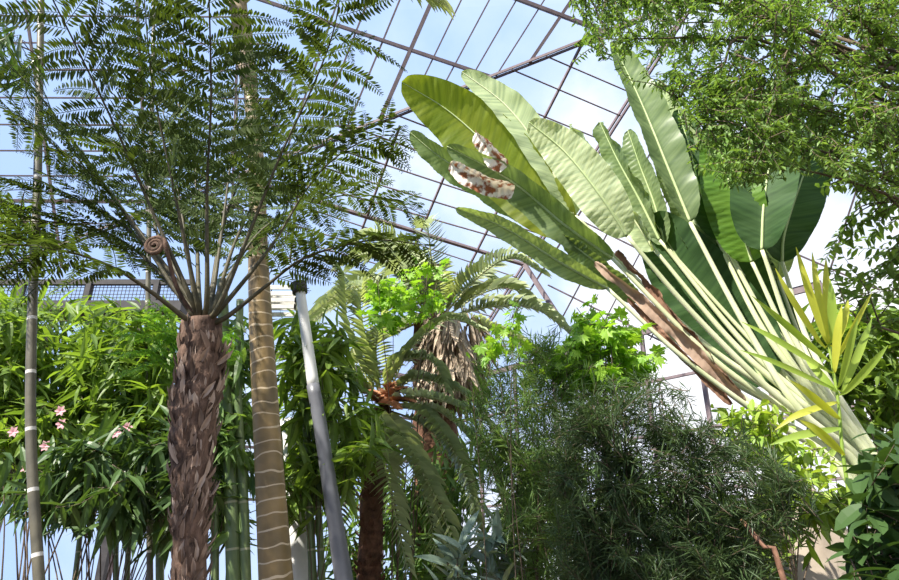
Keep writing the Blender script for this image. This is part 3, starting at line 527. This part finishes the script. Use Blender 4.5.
paddle([(782, 262, 6.5), (784, 235, 6.5), (798, 190, 6.5), (826, 112, 6.5)], .62, 'tldark', -12, .3, [(812, 350, 6.5), (876, 455, 6.5)], .026)
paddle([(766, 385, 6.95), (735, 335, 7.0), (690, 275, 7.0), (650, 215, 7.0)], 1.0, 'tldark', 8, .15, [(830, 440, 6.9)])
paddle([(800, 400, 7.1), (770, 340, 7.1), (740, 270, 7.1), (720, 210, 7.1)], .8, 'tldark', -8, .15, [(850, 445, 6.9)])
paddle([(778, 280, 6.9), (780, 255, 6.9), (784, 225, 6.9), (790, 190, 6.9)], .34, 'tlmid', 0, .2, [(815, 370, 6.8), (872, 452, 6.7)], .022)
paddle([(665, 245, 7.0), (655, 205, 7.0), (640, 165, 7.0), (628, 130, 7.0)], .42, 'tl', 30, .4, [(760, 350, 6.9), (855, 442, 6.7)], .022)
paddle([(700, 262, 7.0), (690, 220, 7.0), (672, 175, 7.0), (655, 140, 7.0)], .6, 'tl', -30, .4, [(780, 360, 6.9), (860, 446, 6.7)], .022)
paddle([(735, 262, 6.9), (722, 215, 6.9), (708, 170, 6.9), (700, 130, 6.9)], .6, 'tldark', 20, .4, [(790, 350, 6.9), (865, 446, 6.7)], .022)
paddle([(640, 300, 6.6), (600, 265, 6.5), (560, 235, 6.5)], .35, 'tl', 40, .4, [(740, 395, 6.6), (835, 455, 6.6)])
paddle([(745, 402, 6.45), (690, 345, 6.4), (640, 298, 6.4), (595, 262, 6.4)], .15, 'dead', 20, .8, [(835, 462, 6.5)], wav=.05, taper=.25, name='dead_leaf')
paddle([(740, 392, 6.55), (690, 332, 6.5), (650, 285, 6.5), (618, 250, 6.5)], .13, 'deadark', 40, .9, None, wav=.06, taper=.25, name='dead_leaf')
paddle([(732, 404, 6.4), (690, 362, 6.35), (650, 322, 6.35), (628, 298, 6.35)], .10, 'deadark', 10, .9, None, wav=.06, taper=.25, name='dead_leaf')
paddle([(514, 190, 6.25), (492, 184, 6.2), (470, 174, 6.2), (450, 164, 6.2)], .27, 'deadpale', 25, .7, None, wav=.04, name='dead_leaf', taper=.25)
paddle([(508, 166, 6.2), (496, 154, 6.15), (486, 143, 6.15), (476, 132, 6.15)], .27, 'deadpale', 40, .7, None, wav=.04, name='dead_leaf', taper=.25)
# ------------------------------------------------------------------ big trees on the right
LFT = blade(2, .40, .2, .25, 'oval')
tb = np.array([4.6, 4.4, 0]); ut = bush('overhanging_tree', 'overhanging tree with small yellow-green leaflets above the fan leaves', 'tree', tb, [(575, -30), (930, -30), (930, 190), (820, 170), (770, 165), (715, 165), (700, 120), (655, 85), (640, 55), (600, 50), (575, 25)], (3.6, 4.8), 26, 1250, .30, 22, LFT, .05, None, 'tree', droop=.35, r0=.035, spine=[tb, tb+np.array([0, 0, 2.5]), tb+np.array([-.3, -.1, 4.6]), tb+np.array([-1.0, -.2, 5.6])], flat=True, up=0)
bush('', '', '', tb, [(650, 80), (800, 80), (800, 170), (735, 185), (690, 160), (700, 110)], (3.7, 4.2), 6, 140, .28, 20, LFT, .05, None, 'tree', droop=.5, r0=.02, spine=[tb+np.array([-.3, -.1, 4.6]), pt(760, 40, 4.1), pt(720, 70, 4.0)], root=ut, flat=True, up=0)
tb = np.array([6.2, 6.0, 0]); bush('leaning_tree', 'tree with dark paired leaflets against white sky at the right edge', 'tree', tb, [(800, 140), (930, 60), (930, 330), (850, 330), (815, 270), (825, 200)], (5.0, 6.2), 12, 85, .45, 18, LFT, .12, None, 'dtree', droop=.15, r0=.06, spine=[tb, tb+np.array([0, 0, 2.0]), tb+np.array([-.2, 0, 4.0])], flat=True, up=0)
bush('background_shrub', 'mid green shrub behind yellow strap leaves at the right edge', 'shrub', ground(pt(900, 540, 8.6)), [(800, 300), (930, 290), (930, 480), (830, 450), (780, 330)], (8.0, 9.4), 12, 170, .5, 12, blade(2, .4, .2, .2), .26, None, 'lance', droop=.3)
# yellow strap plant
b = ground(pt(850, 560, 4.2)); ys = empty('strap_leaf_plant', tuple(b), 'yellow-green strap-leaved plant in front of the fan stalks', 'plant')
st = pt(838, 400, 4.2); tip = pt(826, 330, 4.2); mb = MB(); cst = spline([b, pt(850, 500, 4.2), st, tip], 30); tube(mb, cst, np.linspace(.02, .008, 30), 8); mb.build('stem', M['yelgreen'], ys, True, origin=b)
STRAP = [(824, 340, 796, 247, .05, 'yellow'), (826, 345, 812, 252, .045, 'yellow'), (830, 340, 826, 258, .055, 'yellow'), (836, 338, 830, 280, .055, 'yelgreen'), (842, 345, 848, 300, .05, 'yellow'), (828, 365, 752, 296, .045, 'yelgreen'), (828, 372, 742, 322, .04, 'yelgreen'), (830, 388, 740, 350, .035, 'yelgreen'),
         (836, 372, 842, 305, .06, 'yellow'), (842, 382, 858, 318, .05, 'yelgreen'), (846, 395, 872, 318, .055, 'yelgreen'), (850, 398, 888, 345, .05, 'yelgreen'), (838, 365, 872, 292, .04, 'yellow'), (834, 392, 806, 360, .05, 'yelgreen'), (834, 400, 775, 430, .045, 'yellow'), (838, 420, 790, 380, .05, 'yellow'), (840, 430, 770, 445, .05, 'yelgreen'), (815, 345, 775, 268, .04, 'yellow'), (842, 450, 800, 420, .06, 'yellow')]
for x0, y0, x1, y1, wd, mt in STRAP:
    a = cst[np.argmin([np.linalg.norm(p-pt(x0, y0, 4.2)) for p in cst])]; e = pt(x1, y1, 4.2+rng.uniform(-.25, .1)); c = spline([a, (a+pt(x0, y0, 4.15))/2, (pt(x0, y0, 4.1)*.4+e*.6)+np.array([0, 0, .02]), e], 14); T = nrm(np.gradient(c, axis=0)); Vw = nrm(CAM-c); S = nrm(np.cross(T, Vw)+.4*Vw*rng.normal()); t = np.linspace(0, 1, 14); wv = wd*.52*np.clip(np.sin(np.pi*(.06+.92*t)**1.1), .03, 1)
    Nn = np.cross(S, T); mb = MB(); V = np.stack([c-S*wv[:, None]+Nn*wv[:, None]*.3, c, c+S*wv[:, None]+Nn*wv[:, None]*.3], 1).reshape(-1, 3)
    mb.add(V, [(3*i+j, 3*i+3+j, 3*i+4+j, 3*i+1+j) for i in range(13) for j in (0, 1)]); mb.build('leaf', M[mt], ys, True, origin=b)
OV = blade(4, .5, .2, .2, 'oval')
bush('glossy_shrub', 'dark glossy broad-leaved shrub in the lower right corner', 'shrub', ground(pt(900, 640, 3.0)), [(858, 460), (930, 415), (930, 610), (850, 610), (850, 520)], (2.6, 3.3), 10, 60, .25, 8, OV, .13, None, 'darkbroad', droop=.15, up=.4)
bush('pale_shrub', 'small light green leafy shrub below the pale fan stalks', 'shrub', ground(pt(760, 560, 5.4)), [(715, 405), (760, 400), (835, 460), (840, 500), (790, 495), (740, 450)], (5.0, 5.7), 8, 90, .25, 10, OV, .10, None, 'yelgreen', droop=.25)
br = empty('bare_branch', tuple(ground(pt(790, 600, 4.0))), 'bare reddish branch poking out of dark feathery bush', 'branch'); trunk(br, [ground(pt(800, 640, 4.0)), pt(784, 580, 3.8), pt(762, 545, 3.8), pt(742, 520, 3.9)], [.03, .022, .02, .012], 'redtwig', 8, 20, .05, 'limb')
bush('ground_shrub', 'green shrub low behind the bare reddish branch', 'shrub', ground(pt(760, 580, 5.6)), [(690, 490), (850, 480), (850, 510), (785, 520), (770, 600), (680, 600)], (5.4, 6.2), 8, 110, .3, 10, blade(2, .35), .2, None, 'lance', droop=.3)
c0 = ground(pt(812, 560, 6.8)); th = np.linspace(0, 2*math.pi, 28, endpoint=False); V = []
for k, z in enumerate(np.linspace(0, 1, 14)):
    rr = .62*(1-z**2.2*.85)*(1+.13*np.sin(3*th+z*4)+.08*np.sin(7*th+z*9)+rng.normal(0, .03, 28)); V.append(np.stack([c0[0]+rr*np.cos(th)*1.1, c0[1]+rr*np.sin(th), 2.35*z+0*th], -1))
i_, j_ = np.meshgrid(np.arange(13), np.arange(28), indexing='ij'); mb = MB(); mb.add(np.concatenate(V), np.stack([i_*28+j_, i_*28+(j_+1) % 28, (i_+1)*28+(j_+1) % 28, (i_+1)*28+j_], -1).reshape(-1, 4)); mb.f.append(np.arange(28, dtype=np.int32)[None] + 13*28)
o = mb.build('boulder', M['stone'], None, True, origin=c0); o.location = c0; o['label'] = 'pale beige boulder behind low shrub under the fan stalks'; o['category'] = 'rock'
# ------------------------------------------------------------------ feathery bushes
NEED = (np.array([[0, -.5, 0], [.5, -.5, -.03], [1, 0, -.12], [.5, .5, -.03], [0, .5, 0]]), np.array([[0, 1, 2, 3], ])); NEED = (np.array([[0, -.3, 0], [.55, -.5, -.03], [1, 0, -.12], [.55, .5, -.03]]), np.array([[0, 1, 2, 3]]))
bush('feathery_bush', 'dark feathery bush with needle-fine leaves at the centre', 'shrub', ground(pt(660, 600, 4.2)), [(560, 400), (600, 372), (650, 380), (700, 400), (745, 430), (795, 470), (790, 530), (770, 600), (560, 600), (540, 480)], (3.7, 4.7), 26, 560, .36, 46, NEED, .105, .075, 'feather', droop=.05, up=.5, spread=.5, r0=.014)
bush('airy_bush', 'paler airy bush with needle-fine leaves right of the date palm', 'shrub', ground(pt(550, 600, 5.2)), [(478, 345), (520, 330), (590, 345), (660, 370), (610, 400), (570, 480), (560, 600), (505, 600), (500, 480), (465, 420)], (4.8, 5.8), 22, 330, .42, 40, NEED, .12, .075, 'featherlight', droop=.05, up=.5, spread=.5, r0=.014)
for p in ((548, 600, 480, 440), (575, 600, 520, 470)): pass
sv = bush('silver_plant', 'small silvery plant with a rosette of pointed leaves at bottom', 'plant', ground(pt(478, 640, 5.0)), [(455, 520), (505, 520), (505, 580), (450, 585)], (4.8, 5.2), 4, 12, .2, 9, blade(4, .26, .2, .25, 'lance'), .23, None, 'silver', droop=-.2, up=.6)
bush('fill_shrub', 'dark green shrub low between the two feathery bushes and date palm', 'shrub', ground(pt(480, 580, 7.2)), [(390, 440), (560, 430), (700, 480), (700, 590), (330, 590), (330, 500)], (7.4, 9.0), 14, 300, .4, 12, blade(2, .2), .28, None, 'bamboo', droop=.3)
# ------------------------------------------------------------------ lobed climbers
LB = lobed()
bush('lobed_vine', 'bright green lobed-leaf vine above the feathery bush', 'vine', ground(pt(600, 560, 5.3)), [(540, 362), (556, 322), (596, 304), (640, 314), (664, 342), (640, 372)], (4.9, 5.6), 8, 80, .3, 7, LB, .15, None, 'lobed', droop=.5, up=.2)
bush('young_vine', 'thin shoot with lobed bright leaves against the roof glass', 'vine', ground(pt(500, 600, 4.6)), [(462, 350), (495, 318), (505, 296), (530, 295), (515, 320), (535, 335), (480, 352)], (4.5, 4.7), 3, 14, .2, 4, LB, .12, None, 'lobed', droop=.5, up=.2, r0=.01)
bush('lobed_shrub', 'lobed-leaf shrub in sunlight just above the date palm', 'shrub', ground(pt(400, 560, 7.0)), [(365, 300), (385, 265), (440, 258), (450, 285), (420, 310), (380, 318)], (6.4, 7.2), 6, 44, .25, 7, LB, .15, None, 'lobed', droop=.4, up=.2)
# ------------------------------------------------------------------ hanging basket
q = pt(282, 303, 7.0); hb = empty('hanging_basket', tuple(q), 'small white slatted basket hanging behind the ringed palm', 'basket')
mb = MB()
for k in range(4): z = -.12+k*.08; box(mb, q+[-.2, -.14, z], q+[.2, -.12, z+.05]); box(mb, q+[-.2, .12, z], q+[.2, .14, z+.05]); box(mb, q+[-.2, -.14, z], q+[-.18, .14, z+.05]); box(mb, q+[.18, -.14, z], q+[.2, .14, z+.05])
mb.build('slats', M['wood'], hb, False, origin=q)
for sx in (-1, 1):
    for sy in (-1, 1): mb = MB(); tube(mb, [q+[sx*.19, sy*.13, .15], q+[0, 0, 1.1]], .006, 5); mb.build('wire', M['dsteel'], hb, origin=q)
